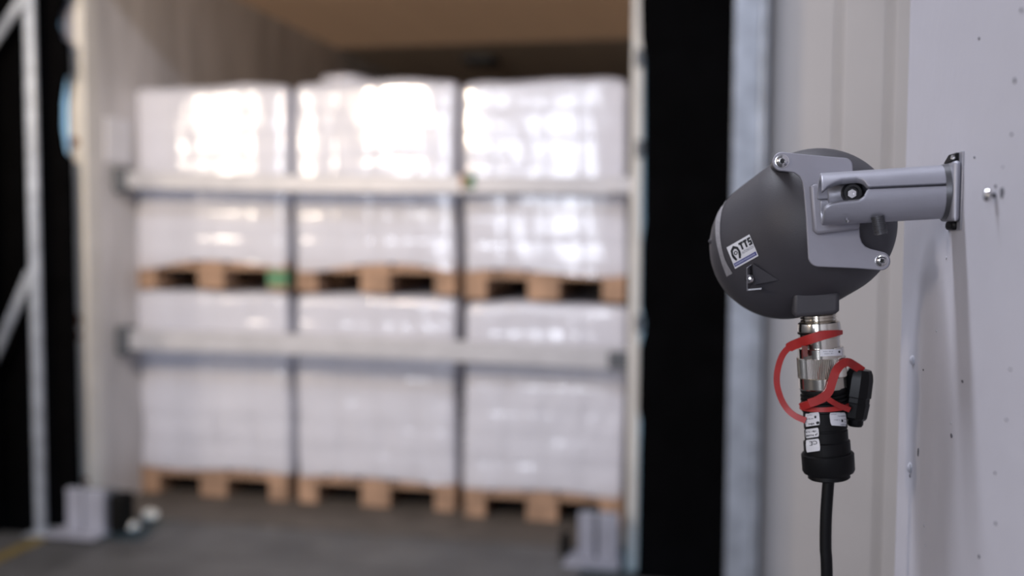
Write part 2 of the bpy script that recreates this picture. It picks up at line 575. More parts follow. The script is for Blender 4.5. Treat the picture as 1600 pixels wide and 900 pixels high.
c0 = P(1141, 450, YF - 0.06)
c1 = P(1194, 450, YF - 0.06)
gp = thing('galvanised_post', 'galvanised door guide post at the right edge of the dock opening', 'post', ((c0.x + c1.x) / 2, YF - 0.06, 0))
box('web', (c0.x, YF - 0.06, 0.0), (c0.x + 0.09, YF - 0.052, 3.2), M_galv, gp, 0.002)
box('flange', (c0.x, YF - 0.052, 0.0), (c0.x + 0.006, YF + 0.05, 3.2), M_galv, gp)
box('track_lip', (c0.x + 0.092, YF - 0.075, 0.0), (c1.x - 0.002, YF - 0.04, 3.2), M_galv, gp, 0.006)
for i in range(5):
    z = 0.3 + i * 0.42
    lathe('bolt', (c0.x + 0.035, YF - 0.06, z), (0, -1, 0), [(0, 0.009), (0.006, 0.009), (0.006, 0)], M_galv, gp, 6, smooth=False)

yp = PZ(55, 832).y
c0, c1 = P(44, 450, yp), P(60, 450, yp)
gl = thing('braced_steel_column', 'galvanised upright with diagonal braces against the black curtain at far left', 'frame', ((c0.x + c1.x) / 2, yp, 0))
box('upright', (c0.x, yp, -0.01), (c1.x, yp + 0.03, 3.2), M_galv, gl, 0.012, 3)
for a, b in [((44, -15), (-30, 95)), ((48, 425), (-22, 590))]:
    p0, p1 = P(*a, yp + 0.03), P(*b, yp + 0.03)
    sweep('brace', [p0, (p0 + p1) / 2, p1], [(-0.02, -0.006), (0.02, -0.006), (0.02, 0.006), (-0.02, 0.006)], M_galv, gl, 2)
box('foot_plate', (c0.x - 0.03, yp - 0.03, -0.0115), (c1.x + 0.07, yp + 0.10, -0.002), M_galv, gl, 0.002)

# ------------------------------------------------------------------ pallets, loads
PW = 0.80
def make_pallet(name, x, yf, z, label, green=False, wid=PW):
    t = thing(name, label, 'pallet', (x, yf + 0.6, z), 'wooden pallets in the trailer')
    h = wid / 2
    bw = 0.145
    xs3 = [(-h, -h + 0.10), (-0.0725, 0.0725), (h - 0.10, h)]
    ys3 = [(0, 0.145), (0.5275, 0.6725), (1.055, 1.2)]
    for k, (a, b) in enumerate(xs3):
        box('bottom_board', (x + a, yf, z), (x + b, yf + 1.2, z + 0.02), M_wood, t)
        for j, (c, d) in enumerate(ys3):
            o = box('block', (x + a, yf + c, z + 0.02), (x + b, yf + d, z + 0.098), M_green if (green and k == 2 and j == 0) else M_wood, t)
            if green and k == 2 and j == 0:
                o['label'] = 'green painted pallet block'
    for c, d in ys3:
        box('stringer_board', (x - h, yf + c, z + 0.098), (x + h, yf + d, z + 0.12), M_wood, t)
    for k in range(5):
        a = -h + k * (wid - 0.13) / 4
        box('deck_board', (x + a, yf, z + 0.12), (x + a + 0.13, yf + 1.2, z + 0.142), M_wood, t)
    return t


def make_load(name, x, yf, z, wid, hgt, label, seed, rows, cols, top_wave, drape, wk=1.0):
    """shrink-wrapped block of cartons: film skin with carton joints and slack, cartons inside"""
    t = thing(name, label, 'wrapped load', (x, yf + 0.6, z), 'film-wrapped carton loads')
    rnd = random.Random(seed)
    N, K = 48, 54
    ph = [rnd.uniform(0, 6.28) for _ in range(8)]
    h = wid / 2
    # film: perimeter loop (rounded rectangle) x height
    per = []
    dep = 1.2
    rr = 0.03
    for i in range(N + 1):
        per.append((-h + wid * i / N, 0.0, 1))
    for i in range(1, 13):
        per.append((h, dep * i / 12, 0))
    for i in range(1, 13):
        per.append((h - wid * i / 12, dep, 0))
    for i in range(1, 12):
        per.append((-h, dep - dep * i / 12, 0))
    n = len(per)
    vs, fs = [], []
    ch, cw = hgt / rows, wid / cols
    for j in range(K + 1):
        for (px_, py_, fr) in per:
            e = abs(px_) / h
            zt = hgt + top_wave * (math.sin(px_ * 9 + ph[0]) * 0.5 + math.sin(px_ * 21 + ph[1]) * 0.3 - (e ** 8) * 1.1)
            zb = -drape * (0.5 + 0.5 * math.sin(px_ * 8 + ph[2])) * (0.4 + 0.6 * math.sin(px_ * 3 + ph[3]) ** 2)
            f = j / K
            zz = zb + (zt - zb) * f
            fx = (px_ + h) / cw
            fz = zz / ch
            gx = abs(fx - round(fx)) * cw
            gz = abs(fz - round(fz)) * ch
            dent = 0.002 * math.exp(-(gx / 0.008) ** 2) + 0.003 * math.exp(-(gz / 0.009) ** 2)
            wr = 0.0004 * math.sin(px_ * 31 + zz * 17 + ph[4]) + 0.0006 * math.sin(zz * 23 - px_ * 11 + ph[5]) + 0.0003 * math.sin(px_ * 61 + math.sin(zz * 9) * 3 + ph[6])
            wr *= wk
            dent *= 0.6 + 0.4 * wk
            lean = 0.010 * math.sin(f * 3.1 + ph[7])
            X, Y = px_, py_
            if fr:
                Y += dent + wr + 0.012 - 0.012 * (1 - e ** 6)
            rnd_c = max(0.0, e - (1 - 0.04)) / 0.04
            if fr:
                Y += 0.02 * rnd_c ** 2
            else:
                X += -math.copysign(abs(dent + wr), px_) * (1 if abs(px_) > h - 1e-6 else 0)
            if f > 0.965:
                q = (f - 0.965) / 0.035
                Y += (0.02 * q * q) if py_ < 0.3 else (-0.02 * q * q if py_ > 0.9 else 0)
                X *= 1 - 0.03 * q * q
            vs.append((x + X + lean, yf + Y, z + zz))
    for j in range(K):
        for i in range(n):
            fs.append((j * n + i, j * n + (i + 1) % n, (j + 1) * n + (i + 1) % n, (j + 1) * n + i))
    fs.append(tuple(K * n + i for i in range(n)))
    o = py_obj('film', vs, fs, M_film, t, True)
    # cartons of the visible front
    mesh = None
    for r in range(rows):
        for c in range(cols):
            if mesh is None:
                b = box('carton', (-cw / 2 + 0.004, 0, 0.002), (cw / 2 - 0.004, 0.39, ch - 0.003), M_carton)
                bb = b
                mesh = b.data
            else:
                bb = bpy.data.objects.new('carton', mesh)
                COL.objects.link(bb)
            bb.parent = t
            bb.location = (-h + 0.012 + (c + 0.5) * (wid - 0.024) / cols, -0.6 + 0.030 + rnd.uniform(0, 0.008), r * (hgt - 0.03) / rows)
            bb.scale = ((wid - 0.024) / wid, 1, (hgt - 0.03) / hgt)
    return t


def span(px0, px1, Y):
    return P(px0, 450, Y).x, P(px1, 450, Y).x


YPAL = [4.56, 4.56, 4.50]
spans = [(212, 450), (461, 714), (723, 979)]
words = ['left', 'middle', 'right']
low_top, up_top = 462, [133, 125, 124]
for i, (a, b) in enumerate(spans):
    yf = YPAL[i]
    x0, x1 = span(a, b, yf)
    xc, wd = (x0 + x1) / 2, x1 - x0
    z0 = 0.0
    make_pallet('euro_pallet', xc, yf + 0.004, z0 + 0.001, 'raw wood pallet on the trailer floor under the lower %s load' % words[i], wid=wd - 0.02)
    zu = P((a + b) / 2, [450, 456, 468][i], yf).z - 0.005
    hl = zu - 0.145 - 0.012
    make_load('wrapped_load', xc, yf - 0.01, z0 + 0.145, wd, hl, 'white film-wrapped carton load, lower row %s stack' % words[i], 10 + i, 7, 4, 0.008, 0.02, 3.2)
    make_pallet('euro_pallet', xc, yf + 0.004, zu, ['upper left raw wood pallet with a green corner block', 'upper middle raw wood pallet between the stacked loads', 'upper right raw wood pallet between the stacked loads'][i], green=(i == 0), wid=wd - 0.02)
    zt = P((a + b) / 2, up_top[i], yf).z
    make_load('wrapped_load', xc, yf - 0.01, zu + 0.143, wd, zt - zu - 0.143, ['white film-wrapped carton load, upper row at left by the trailer wall', 'white film-wrapped carton load, upper row middle with a peak of film', 'white film-wrapped carton load, upper row at right by the rear post'][i], 20 + i, 7, 4, 0.010, 0.05)
# film peak on the middle load
c = P(540, 125, YPAL[1] + 0.2)
bm = bmesh.new()
rnd = random.Random(3)
bmesh.ops.create_icosphere(bm, subdivisions=3, radius=0.12)
for v in bm.verts:
    v.co = Vector((v.co.x * 1.1, v.co.y, v.co.z * 0.38)) * rnd.uniform(0.9, 1.08)
    if v.co.z < -0.01:
        v.co.z = -0.01
    v.co += c + Vector((0, 0, -0.015))
tag(bm_obj('film_bunch', bm, M_film, None, True), 'bunched tail of clear film on top of the middle load', 'film')


# ------------------------------------------------------------------ load bars
def load_bar(pts, hpx, label, wedges=(), fit=None):
    yb = 4.40
    p = [P(x, yy, yb) for x, yy in pts]
    hh = hpx / F * 4.5 / 2
    p[0].x, p[-1].x = TL + 0.02, TR_ - 0.012
    t = thing('load_bar', label, 'load bar', p[0], 'load bars across the trailer')
    sweep('beam', p, [(-hh, -0.02), (hh, -0.02), (hh, 0.02), (-hh, 0.02)], M_bar, t, 6, smooth=False, sharp=None)
    bevel(t.children[0], 0.006)
    q = p[0]
    box('end_fitting', (TL + 0.004, yb - 0.05, q.z - hh - 0.02), (TL + 0.06, yb + 0.05, q.z + hh + 0.02), M_dark, t, 0.01)
    q = p[-1]
    box('end_fitting', (TR_ - 0.11, yb - 0.032, q.z - hh * 0.8), (TR_ - 0.002, yb + 0.03, q.z + hh * 0.8), fit or M_dark, t, 0.01)
    for wx, wm in wedges:
        c = P(wx, pts[1][1] - 2, yb)
        box('wedge', (c.x - 0.016, yb - 0.03, c.z - hh * 0.7), (c.x + 0.016, yb - 0.018, c.z + hh * 0.9), wm, t, 0.004)
    return t


load_bar([(206, 281), (450, 287), (720, 289), (990, 291)], 28, 'upper pale load bar braced across the top loads', [(726, M_brown), (738, M_green)], M_bar)
load_bar([(214, 531), (450, 538), (720, 549), (985, 562)], 34, 'lower grey load bar braced across the bottom loads')

# ------------------------------------------------------------------ the sensor on its bracket
YS = 0.80
k0 = (P(1250, 367, YS) - CAM).dot(fw) / F      # metres per pixel at the housing
C0 = P(1250, 368, YS)
sens = thing('dock_sensor', 'dark grey dome-shaped sensor on a silver arm bracket bolted to the white wall', 'sensor', C0)
ax = Vector((-0.62, 0.62, -0.47)).normalized()  # looks left, away and a little down
RC = 118 * k0 * 0.985
HL = 36 * k0
prof = [(-HL - RC, 0)]
for i in range(1, 19):
    t = math.pi / 2 * i / 18
    prof.append((-HL - RC * math.cos(t), RC * math.sin(t)))
prof += [(HL * 0.5, RC * 1.003), (HL * 0.9, RC * 1.003)]
for i in range(1, 12):
    t = math.radians(90 - i * 5)
    prof.append((HL + RC * math.cos(t), RC * math.sin(t)))
e = prof[-1]
prof += [(e[0] - 0.003, e[1] - 0.001), (e[0] - 0.004, e[1] - 0.003), (e[0] - 0.004, 0)]
housing = lathe('housing', C0, ax, prof, M_house, sens, 96, sharp=30)
lathe('window', C0 + ax * (e[0] - 0.0039), ax, [(0, e[1] - 0.004), (0.003, e[1] - 0.006), (0.006, e[1] * 0.5), (0.007, 0)], M_glass, sens, 64)
bvh = BVHTree.FromObject(housing, bpy.context.evaluated_depsgraph_get())
bv = bmesh.new()
bv.from_mesh(housing.data)
bvh = BVHTree.FromBMesh(bv)


def onto(b, px, py, off, org=None):
    d = ray(px, py).normalized()
    hit, nrm, idx, dist = b.ray_cast(CAM, d)
    n_try = 0
    while hit is None and b is bvh and n_try < 12:
        px, py = px + (1250 - px) * 0.01, py + (368 - py) * 0.01
        n_try += 1
        d = ray(px, py).normalized()
        hit, nrm, idx, dist = b.ray_cast(CAM, d)
    if hit is None:
        return None
    if nrm.dot(d) > 0:
        nrm = -nrm
    return hit + nrm * off


def patch(name, b, uvpoly_or_grid, material, parent, off, thick=0.0):
    """grid of pixel points laid on the surface"""
    rows = uvpoly_or_grid
    vs, fs = [], []
    m, n = len(rows), len(rows[0])
    pts = [[onto(b, *q, off) for q in r] for r in rows]
    for r in pts:
        for q in r:
            if q is None:
                return None
            vs.append(q)
    for i in range(m - 1):
        for j in range(n - 1):
            fs.append((i * n + j, i * n + j + 1, (i + 1) * n + j + 1, (i + 1) * n + j))
    o = py_obj(name, vs, fs, material, parent, True)
    return o


def quad_map(tl, tr2, br, bl):
    def f(u, v):
        a = Vector(tl).lerp(Vector(tr2), u)
        b2 = Vector(bl).lerp(Vector(br), u)
        q = a.lerp(b2, v)
        return q.x, q.y
    return f


def grid(f, u0, u1, v0, v1, m=6, n=6):
    return [[f(u0 + (u1 - u0) * j / n, v0 + (v1 - v0) * i / m) for j in range(n + 1)] for i in range(m + 1)]


def uv_mesh(name, b, f, polys, material, parent, off):
    vs, fs = [], []
    for poly in polys:
        base = len(vs)
        ok = True
        pp = [onto(b, *f(u, v), off) for u, v in poly]
        if any(q is None for q in pp):
            continue
        vs += pp
        fs.append(tuple(range(base, base + len(pp))))
    return py_obj(name, vs, fs, material, parent)


def text_uv(txt, u0, u1, v0, v1, flip=False):
    """letters as triangles in the unit square of a label, v downwards"""
    cu = bpy.data.curves.new('t', 'FONT')
    cu.body = txt
    cu.resolution_u = 3
    to = bpy.data.objects.new('t', cu)
    COL.objects.link(to)
    dg = bpy.context.evaluated_depsgraph_get()
    me = to.evaluated_get(dg).to_mesh()
    co = [v.co.copy() for v in me.vertices]
    polys = [[(co[i].x, co[i].y) for i in p.vertices] for p in me.polygons]
    bpy.data.objects.remove(to)
    xs_ = [q[0] for p in polys for q in p]
    ys_ = [q[1] for p in polys for q in p]
    x0, x1, y0, y1 = min(xs_), max(xs_), min(ys_), max(ys_)
    out = []
    for p in polys:
        r = []
        for a, b in p:
            s, t = (a - x0) / (x1 - x0), (b - y0) / (y1 - y0)
            if flip:
                s, t = 1 - s, 1 - t
            r.append((u0 + (u1 - u0) * s, v1 + (v0 - v1) * t))
        out.append(r)
    return out


# label strip along the front rim
so = [(1134, 313), (1122, 328), (1118.5, 352), (1119.5, 376), (1124, 396), (1129.5, 415), (1136, 432)]
si = [(1135.5, 314), (1129, 328), (1125.6, 352), (1126.5, 376), (1131, 398), (1137, 413), (1145, 427)]
def dens(l):
    return [(q.x, q.y) for q in catmull([Vector((*p, 0)) for p in l], 4)]
so, si = dens(so), dens(si)
patch('label_strip', bvh, [[(a[0] + (b[0] - a[0]) * j / 3, a[1] + (b[1] - a[1]) * j / 3) for j in range(4)] for a, b in zip(so, si)], M_strip, sens, 0.0004)

# maker's sticker
sf = quad_map((1135.8, 386.7), (1171.5, 366.1), (1185.6, 399.7), (1149.1, 419.9))
stick = patch('sticker', bvh, grid(sf, 0, 1, 0, 1, 8, 8), M_paper, sens, 0.0004)
stick['label'] = 'white sticker reading TTS AUTOMATION with a nut logo'
def tee(u0, u1):
    m_ = (u0 + u1) / 2
    return [[(u0, .10), (u1, .10), (u1, .19), (m_ + .035, .19), (m_ + .035, .43), (m_ - .035, .43), (m_ - .035, .19), (u0, .19)]]
uv_mesh('lettering', bvh, sf, tee(0.47, 0.645), M_ink, stick, 0.0006)
uv_mesh('lettering', bvh, sf, tee(0.655, 0.815), M_ink, stick, 0.0006)
uv_mesh('lettering', bvh, sf, [[(.84, .10), (.985, .10), (.985, .18), (.91, .18), (.84, .18)], [(.84, .18), (.905, .18), (.905, .225), (.985, .225), (.985, .305), (.84, .305)], [(.92, .305), (.985, .305), (.985, .43), (.84, .43), (.84, .35), (.92, .35)]], M_ink, stick, 0.0006)
uv_mesh('lettering', bvh, sf, text_uv('AUTOMATION', 0.475, 0.975, 0.48, 0.60), M_inkg, stick, 0.0006)
patch('print_bar', bvh, grid(sf, 0.03, 0.97, 0.77, 0.93, 2, 8), M_blue, stick, 0.0006)
dash = []
u = 0.08
rnd = random.Random(5)
while u < 0.9:
    l = rnd.uniform(0.02, 0.045)
    dash.append([(u, .82), (u + l, .82), (u + l, .88), (u, .88)])
    u += l + 0.018
uv_mesh('small_print', bvh, sf, dash, M_pale, stick, 0.0008)
# nut-and-spanner logo: hexagon ring open at the bottom, ring and dot inside
ctr = (0.255, 0.40)
hexo = [(0.255, 0.08), (0.41, 0.22), (0.435, 0.50), (0.345, 0.72), (0.285, 0.70), (0.315, 0.56)]
inn = [(0.365, 0.44), (0.345, 0.31), (0.255, 0.235)]
half = hexo + inn
left = [(2 * ctr[0] - a, b) for a, b in half]
def strip_polys(o, i_):
    pass
ring = []
outer = [(0.255, 0.08), (0.41, 0.22), (0.44, 0.42), (0.425, 0.56), (0.355, 0.72)]
inner = [(0.255, 0.225), (0.335, 0.28), (0.36, 0.40), (0.335, 0.52), (0.29, 0.68)]
for sgn in (1, -1):
    for a, b, c_, d_ in zip(outer, outer[1:], inner[1:], inner):
        ring.append([(ctr[0] + sgn * (q[0] - ctr[0]), q[1]) for q in (a, b, c_, d_)])
uv_mesh('logo', bvh, sf, ring, M_ink, stick, 0.0006)
dot = []
for i in range(14):
    t0, t1 = 2 * math.pi * i / 14, 2 * math.pi * (i + 1) / 14
    dot.append([(ctr[0] + r_ * math.cos(t), ctr[1] + 0.01 + r_ * 1.15 * math.sin(t)) for r_, t in ((.075, t0), (.075, t1), (.04, t1), (.04, t0))])
uv_mesh('logo', bvh, sf, dot, M_ink, stick, 0.0006)

# boss the socket screws into
YCN = YS - 0.017
def pz(px, py, Y=YCN):
    return P(px, py, Y)


bo = prism('socket_boss', [pz(x, yy, YS - 0.037) for x, yy in [(1240, 455), (1312, 455), (1312, 486), (1306, 491), (1244, 496), (1239, 492)]], (0, 0.040, 0), M_house, sens, 0.004, 3)

# earth lug with screw
b1, b2, b3 = onto(bvh, 1177.5, 411, 0.0), onto(bvh, 1178.5, 443, 0.0), onto(bvh, 1217, 437, 0.0005)
nn = Vector((-0.15, -1, -0.1)).normalized()
t1, t2 = b1 + nn * 0.0045, b2 + nn * 0.0065
py_obj('lug', [b1 - nn * .003, b2 - nn * .003, b3 - nn * .002, t1, t2, b3], [(0, 1, 2), (3, 4, 5), (0, 1, 4, 3), (1, 2, 5, 4), (2, 0, 3, 5)], M_house, sens)
lugc = onto(bvh, 1178, 430, 0.006)
tabp = [onto(bvh, 1180, 412, 0.002), onto(bvh, 1180.5, 441, 0.001), onto(bvh, 1180.5, 442, 0.011), onto(bvh, 1180, 413, 0.0085)]
tabp = [q + Vector((-0.0012, 0, 0)) for q in tabp]
tab = prism('earth_tab', tabp, (-0.0007, 0, 0), M_screw, sens)
q0, q1 = onto(bvh, 1178, 442, 0.010), onto(bvh, 1194, 443.5, 0.006)
sweep('earth_tab', [q0, (q0 + q1) / 2, q1], [(-0.0006, -0.0006), (0.0006, -0.0006), (0.0006, 0.0006), (-0.0006, 0.0006)], M_screw, sens, 2)
lathe('screw', lugc + Vector((0.0005, 0, 0)), (-0.85, -0.5, 0.0), [(0, 0), (0, 0.0036), (0.0022, 0.0036), (0.0034, 0.0026), (0.0034, 0.0012), (0.0024, 0.001), (0.0024, 0)], M_screw, sens, 20)
nb = onto(bvh, 1110.5, 377, 0.0)
if nb is None:
    nb = P(1110.5, 377, YS + 0.01)
lathe('rim_nub', nb + Vector((0.002, 0, 0)), (-1, 0, 0), [(0, 0.0032), (0.0028, 0.002), (0.0042, 0)], M_house, sens, 12)

# mounting plate with two ears
YP = 0.724
def arc(cx, cy, r, a0, a1, n):
    return [(cx + r * math.cos(math.radians(a0 + (a1 - a0) * i / n)), cy + r * math.sin(math.radians(a0 + (a1 - a0) * i / n))) for i in range(n + 1)]


out = []
out += arc(1222, 252.5, 15, 85, 275, 14)                  # top-left ear, counted through the left side
out += [(1250, 240.5), (1300, 245)] + arc(1320, 259, 12.5, -85, 0, 6) + [(1333, 270), (1338, 320), (1343, 357), (1344, 370)]
out += [(1347, 379), (1352, 385), (1360, 389)] + arc(1377, 408, 14.5, -85, 95, 12)
out += [(1340, 419.5)] + arc(1279, 401, 16, 95, 182, 6) + [(1259.5, 340), (1256, 300)] + [(1253.5, 284), (1249, 275.5), (1241, 270), (1232, 268.5)]
plate = prism('mounting_plate', [P(x, yy, YP) for x, yy in out], (0, 0.0045, 0), M_plate, sens, 0.0007, 2)
for px, py, r in ((1222, 252, 9.2), (1377.5, 407.5, 8.6)):
    c = P(px, py, YP)
    kk = k0 * 0.93
    lathe('ear_post', c + Vector((0, 0.0045, 0)), (0, 1, 0), [(0, 0), (0, 11 * kk), (0.05, 12 * kk), (0.05, 0)], M_house, sens, 24)
    s = lathe('screw', c, (0, -1, 0), [(0.0, r * 1.15 * kk), (0.0004, r * 1.15 * kk), (0.0005, r * kk), (0.0014, r * 0.95 * kk), (0.0026, r * 0.62 * kk), (0.0028, r * 0.42 * kk), (0.0012, r * 0.38 * kk), (0.0012, 0)], M_screw, sens, 24)
    lathe('hex_socket', c + Vector((0, -0.00125, 0)), (0, -1, 0), [(0, r * .40 * kk), (0.0002, r * .36 * kk), (0.0002, 0)], M_socket, s, 6, smooth=False)

# raised square pad
pad = prism('hinge_pad', [P(x, yy, YP - 0.008) for x, yy in [(1270, 287), (1340, 287), (1344, 352), (1344, 358), (1277, 366), (1271, 361), (1266, 292)]], (0, 0.0085, 0), M_plate, sens, 0.0022, 3)

# arm: split tube of two half shells
YA = YP - 0.008 - 0.0195 + 0.004
A0, A1 = P(1282, 311.5, YA), P(1472, 300, YA)
adir = (A1 - A0).normalized()
kA = (A0 - CAM).dot(fw) / F
RA = 41.5 * kA * 0.985
RA2 = 41.5 * (A1 - CAM).dot(fw) / F * 0.985


def interp(tab_, x):
    for (a, fa), (b, fb) in zip(tab_, tab_[1:]):
        if a <= x <= b:
            return fa + (fb - fa) * (x - a) / (b - a)
    return tab_[0][1] if x < tab_[0][0] else tab_[-1][1]


up_edge = [(1280, 300), (1283, 298), (1289, 291), (1300, 285), (1311, 281), (1335, 279), (1341, 281), (1345, 284), (1348, 289), (1351, 292.6), (1353, 293), (1472, 288)]
lo_edge = [(1285, 330), (1288, 325), (1296, 320), (1313, 316.6), (1330, 315.5), (1338, 314), (1345, 308), (1347.6, 300), (1350, 297.4), (1353, 297), (1472, 292)]


def shell(name, tab_, x0, x1, sgn):
    xs_ = []
    x = x0
    while x < x1:
        xs_.append(x)
        x += 2.0 if x < 1356 else 8.0
    xs_.append(x1)
    M_ = 26
    vs, fs = [], []
    nrm_u = Vector((0, -1, 0))
    for x in xs_:
        yc = 311.5 - (x - 1282) * (11.5 / 190)
        c = P(x, yc, YA)
        v = max(-0.985, min(0.985, (yc - interp(tab_, x)) / 41.5))
        phi0 = math.asin(v)
        phi1 = math.pi - 0.04 if sgn > 0 else -math.pi + 0.04
        ru = RA
        # rounded left end
        dx = (x - x0)
        for j in range(M_ + 1):
            ph_ = phi0 + (phi1 - phi0) * j / M_
            q = c + (nrm_u * math.cos(ph_) + Vector((0, 0, 1)) * math.sin(ph_)) * ru
            vs.append(q)
    for i in range(len(xs_) - 1):
        for j in range(M_):
            fs.append((i * (M_ + 1) + j, i * (M_ + 1) + j + 1, (i + 1) * (M_ + 1) + j + 1, (i + 1) * (M_ + 1) + j))
    o = py_obj(name, vs, fs, M_arm, sens, True)
    # outward normals
    me = o.data
    ctr_ = (A0 + A1) / 2
    p = me.polygons[len(me.polygons) // 2]
    rad = p.center - (A0 + adir * (p.center - A0).dot(adir))
    if p.normal.dot(rad) < 0:
        me.flip_normals()
    s = o.modifiers.new('solid', 'SOLIDIFY')
    s.thickness = 0.005
    s.offset = -1
    b = o.modifiers.new('bev', 'BEVEL')
    b.width = 0.0008
    b.segments = 2
    b.limit_method = 'ANGLE'
    b.angle_limit = math.radians(50)
    me.set_sharp_from_angle(angle=math.radians(50))
    return o


shell('arm_shell', up_edge, 1280, 1472, 1)
shell('arm_shell', lo_edge, 1285, 1472, -1)
# knuckle inside the fork and its clamp bolt
lathe('knuckle', P(1296, 305, YA + 0.014), (0.97, -0.25, 0.06), [(0, 0), (0, 0.0085), (0.001, 0.0095), (0.0150, 0.0095), (0.0165, 0.0085), (0.0165, 0)], M_arm, sens, 32)
box('knuckle_block', tuple(P(1302, 336, YA) + Vector((0, 0.006, 0))), tuple(P(1350, 282, YA) + Vector((0, 0.018, 0))), M_dark, sens, 0.002)
cb = P(1331, 301, YA - 0.006)
cbl = lathe('clamp_bolt', cb + Vector((0, 0.014, 0)), (0.05, -1, 0.0), [(0, 0), (0, 0.0064), (0.0125, 0.0064), (0.0140, 0.0056), (0.0140, 0.0040), (0.0115, 0.0036), (0.0115, 0)], M_socket, sens, 28)
lathe('hex_socket', cb + Vector((0.0003, 0.0026, -0.0006)), (0.05, -1, 0), [(0, 0.0034), (0.0012, 0.0030), (0.0012, 0.0013), (0.0006, 0.0012), (0.0006, 0)], M_screw, cbl, 6, smooth=False)
# threaded stud under the arm
s0, s1 = P(1371, 338, YA - 0.010), P(1376.5, 366, YA - 0.010)
L = (s1 - s0).length
pr_ = [(0, 0)]
for i in range(9):
    a = L * i / 9
    pr_ += [(a, 10.4 * kA), (a + L / 36, 10.4 * kA), (a + L / 18, 9.0 * kA), (a + L / 13, 9.0 * kA)]
pr_ += [(L, 9.6 * kA), (L, 0)]
lathe('threaded_stud', s0, s1 - s0, pr_, M_stud, sens, 24)
c = P(1324, 343, YA - 0.0165)
lathe('rivet', c + Vector((0, 0.002, 0)), (0, -1, -0.6), [(0, 0.0013), (0.0022, 0.0011), (0.0026, 0)], M_screw, sens, 12)
# wall flange: collar, square flange, thin wall plate, black clips
fx0, fx1 = P(1473, 300, YA).x, P(1491, 300, YA).x
zc = P(1480, 300, YA).z
FR = 44 * kA
lathe('arm_collar', (fx0 - 0.0015, YA, zc + 0.0002), (1, 0, 0), [(0, 0), (0, FR * 0.93), (0.0035, FR * 0.97), (0.0035, 0)], M_stud, sens, 40)
fl = box('wall_flange', (fx0 + 0.002, YA - FR, zc - FR * 1.02), (fx1, YA + FR, zc + FR * 1.02), M_arm, sens, 0.0035, 3)
box('wall_plate', (fx1, YA - FR * 1.02, zc - 58 * kA), (WX, YA + FR, zc + 59 * kA), M_arm, sens, 0.0008, 2)
box('clip', (fx0 + 0.004, YA - FR * 0.55, zc - 58 * kA), (fx1 + 0.001, YA + FR * 0.55, zc - FR * 1.01), M_plug, sens, 0.002, 2)
cl = prism('clip', [Vector((fx0 + 0.002, YA - FR * .55, zc + FR * 1.0)), Vector((fx1 + 0.0005, YA - FR * .55, zc + FR * 1.0)), Vector((fx1 + 0.0005, YA - FR * .55, zc + 58 * kA)), Vector((fx1 - 0.002, YA - FR * .55, zc + 58 * kA))], (0, FR * 1.1, 0), M_plug, sens, 0.0006)
lathe('clip_screw', Vector((fx1 - 0.0035, YA - FR * .55, zc + 50 * kA)), (-0.5, -0.9, 0.4), [(0, 0.0016), (0.0012, 0.0014), (0.0016, 0)], M_screw, sens, 12)

# ------------------------------------------------------------------ socket (on the sensor) and plug with its cable
K0, K1 = pz(1278, 488), pz(1295.5, 748)
kdir = (K1 - K0).normalized()
kl = (K1 - K0).length / 260.6


def at(py):
    return (py - 488) * kl


KB = k0
def ring(name, seg, material, parent, n=56, mod=None, sharp=30):
    return lathe(name, K0, kdir, [(at(a), r * KB) for a, r in seg], material, parent, n, sharp=sharp, mod=mod)


th = [(480, 0), (480, 26.5)]
for yy in range(484, 504, 4):
    th += [(yy, 27), (yy + 2, 25)]
ring('socket_thread', th + [(504, 26), (504, 0)], M_nickel, sens)
ring('socket_nut', [(502, 0), (502, 28), (504, 31), (512, 32.2), (516, 32.2), (518, 31), (518, 0)], M_nickel, sens)
ring('seal_ring', [(517, 0), (517, 31), (518, 32.3), (519.5, 32.3), (520.5, 31), (520.5, 0)], M_rubber, sens)
ring('socket_body', [(520, 0), (520, 31), (526, 31), (527, 29.3), (547, 29.3), (547, 0)], M_nickel, sens)

plug = thing('cable_plug', 'black cable plug with nickel coupling ring and red strap under the sensor', 'plug', K0 + kdir * at(748))
ring('coupling_ring', [(542, 0), (542, 33), (543, 34), (557, 34.3), (557, 0)], M_nickel, plug)
kn = ring('knurled_ring', [(557, 30), (557, 34.8), (558, 35.4), (587, 35.6), (588, 34.8), (588, 30)], M_nickel, plug, 168, mod=lambda i_: 1.0 + (0.016 if i_ % 2 else -0.016), sharp=15)
ring('coupling_collar', [(588, 30), (588, 36), (604, 36.3), (606, 35), (606, 0)], M_nickel, plug)
pt = [(605, 0), (605, 33.8), (611, 33.8), (612, 32)]
for yy in (614, 620, 626):
    pt += [(yy, 32), (yy + 1, 34.5), (yy + 4, 34.5), (yy + 5, 32)]
ring('plug_thread', pt + [(634, 32), (634, 0)], M_plug, plug)
body = ring('plug_body', [(632, 0), (632, 33), (640, 34), (642, 32.2), (668, 32.2), (669, 31.2), (671, 31.2), (672, 32.2), (687, 32.2), (688, 33.2), (689, 34.6), (708, 34.8), (708, 0)], M_plug, plug, 64)
ring('clamp_nut', [(707, 0), (707, 37.5), (709, 39.2), (734, 39.0), (738, 37), (740, 33), (740, 0)], M_plug, plug, 56)
ring('cable_gland', [(739, 0), (739, 31), (746, 31.5), (748, 29), (748, 0)], M_plug, plug)
cb_ = [K0 + kdir * at(744), pz(1293, 770), pz(1290.5, 811), pz(1290, 855), pz(1292, 905)]
e_ = cb_[-1]
cb_ += [e_ + Vector((0.004, 0.004, -0.12)), e_ + Vector((0.02, 0.02, -0.40)), e_ + Vector((0.045, 0.05, -(e_.z - 0.18))), e_ + Vector((0.03, 0.16, -(e_.z - 0.03))), e_ + Vector((0.02, 0.5, -(e_.z - 0.008)))]
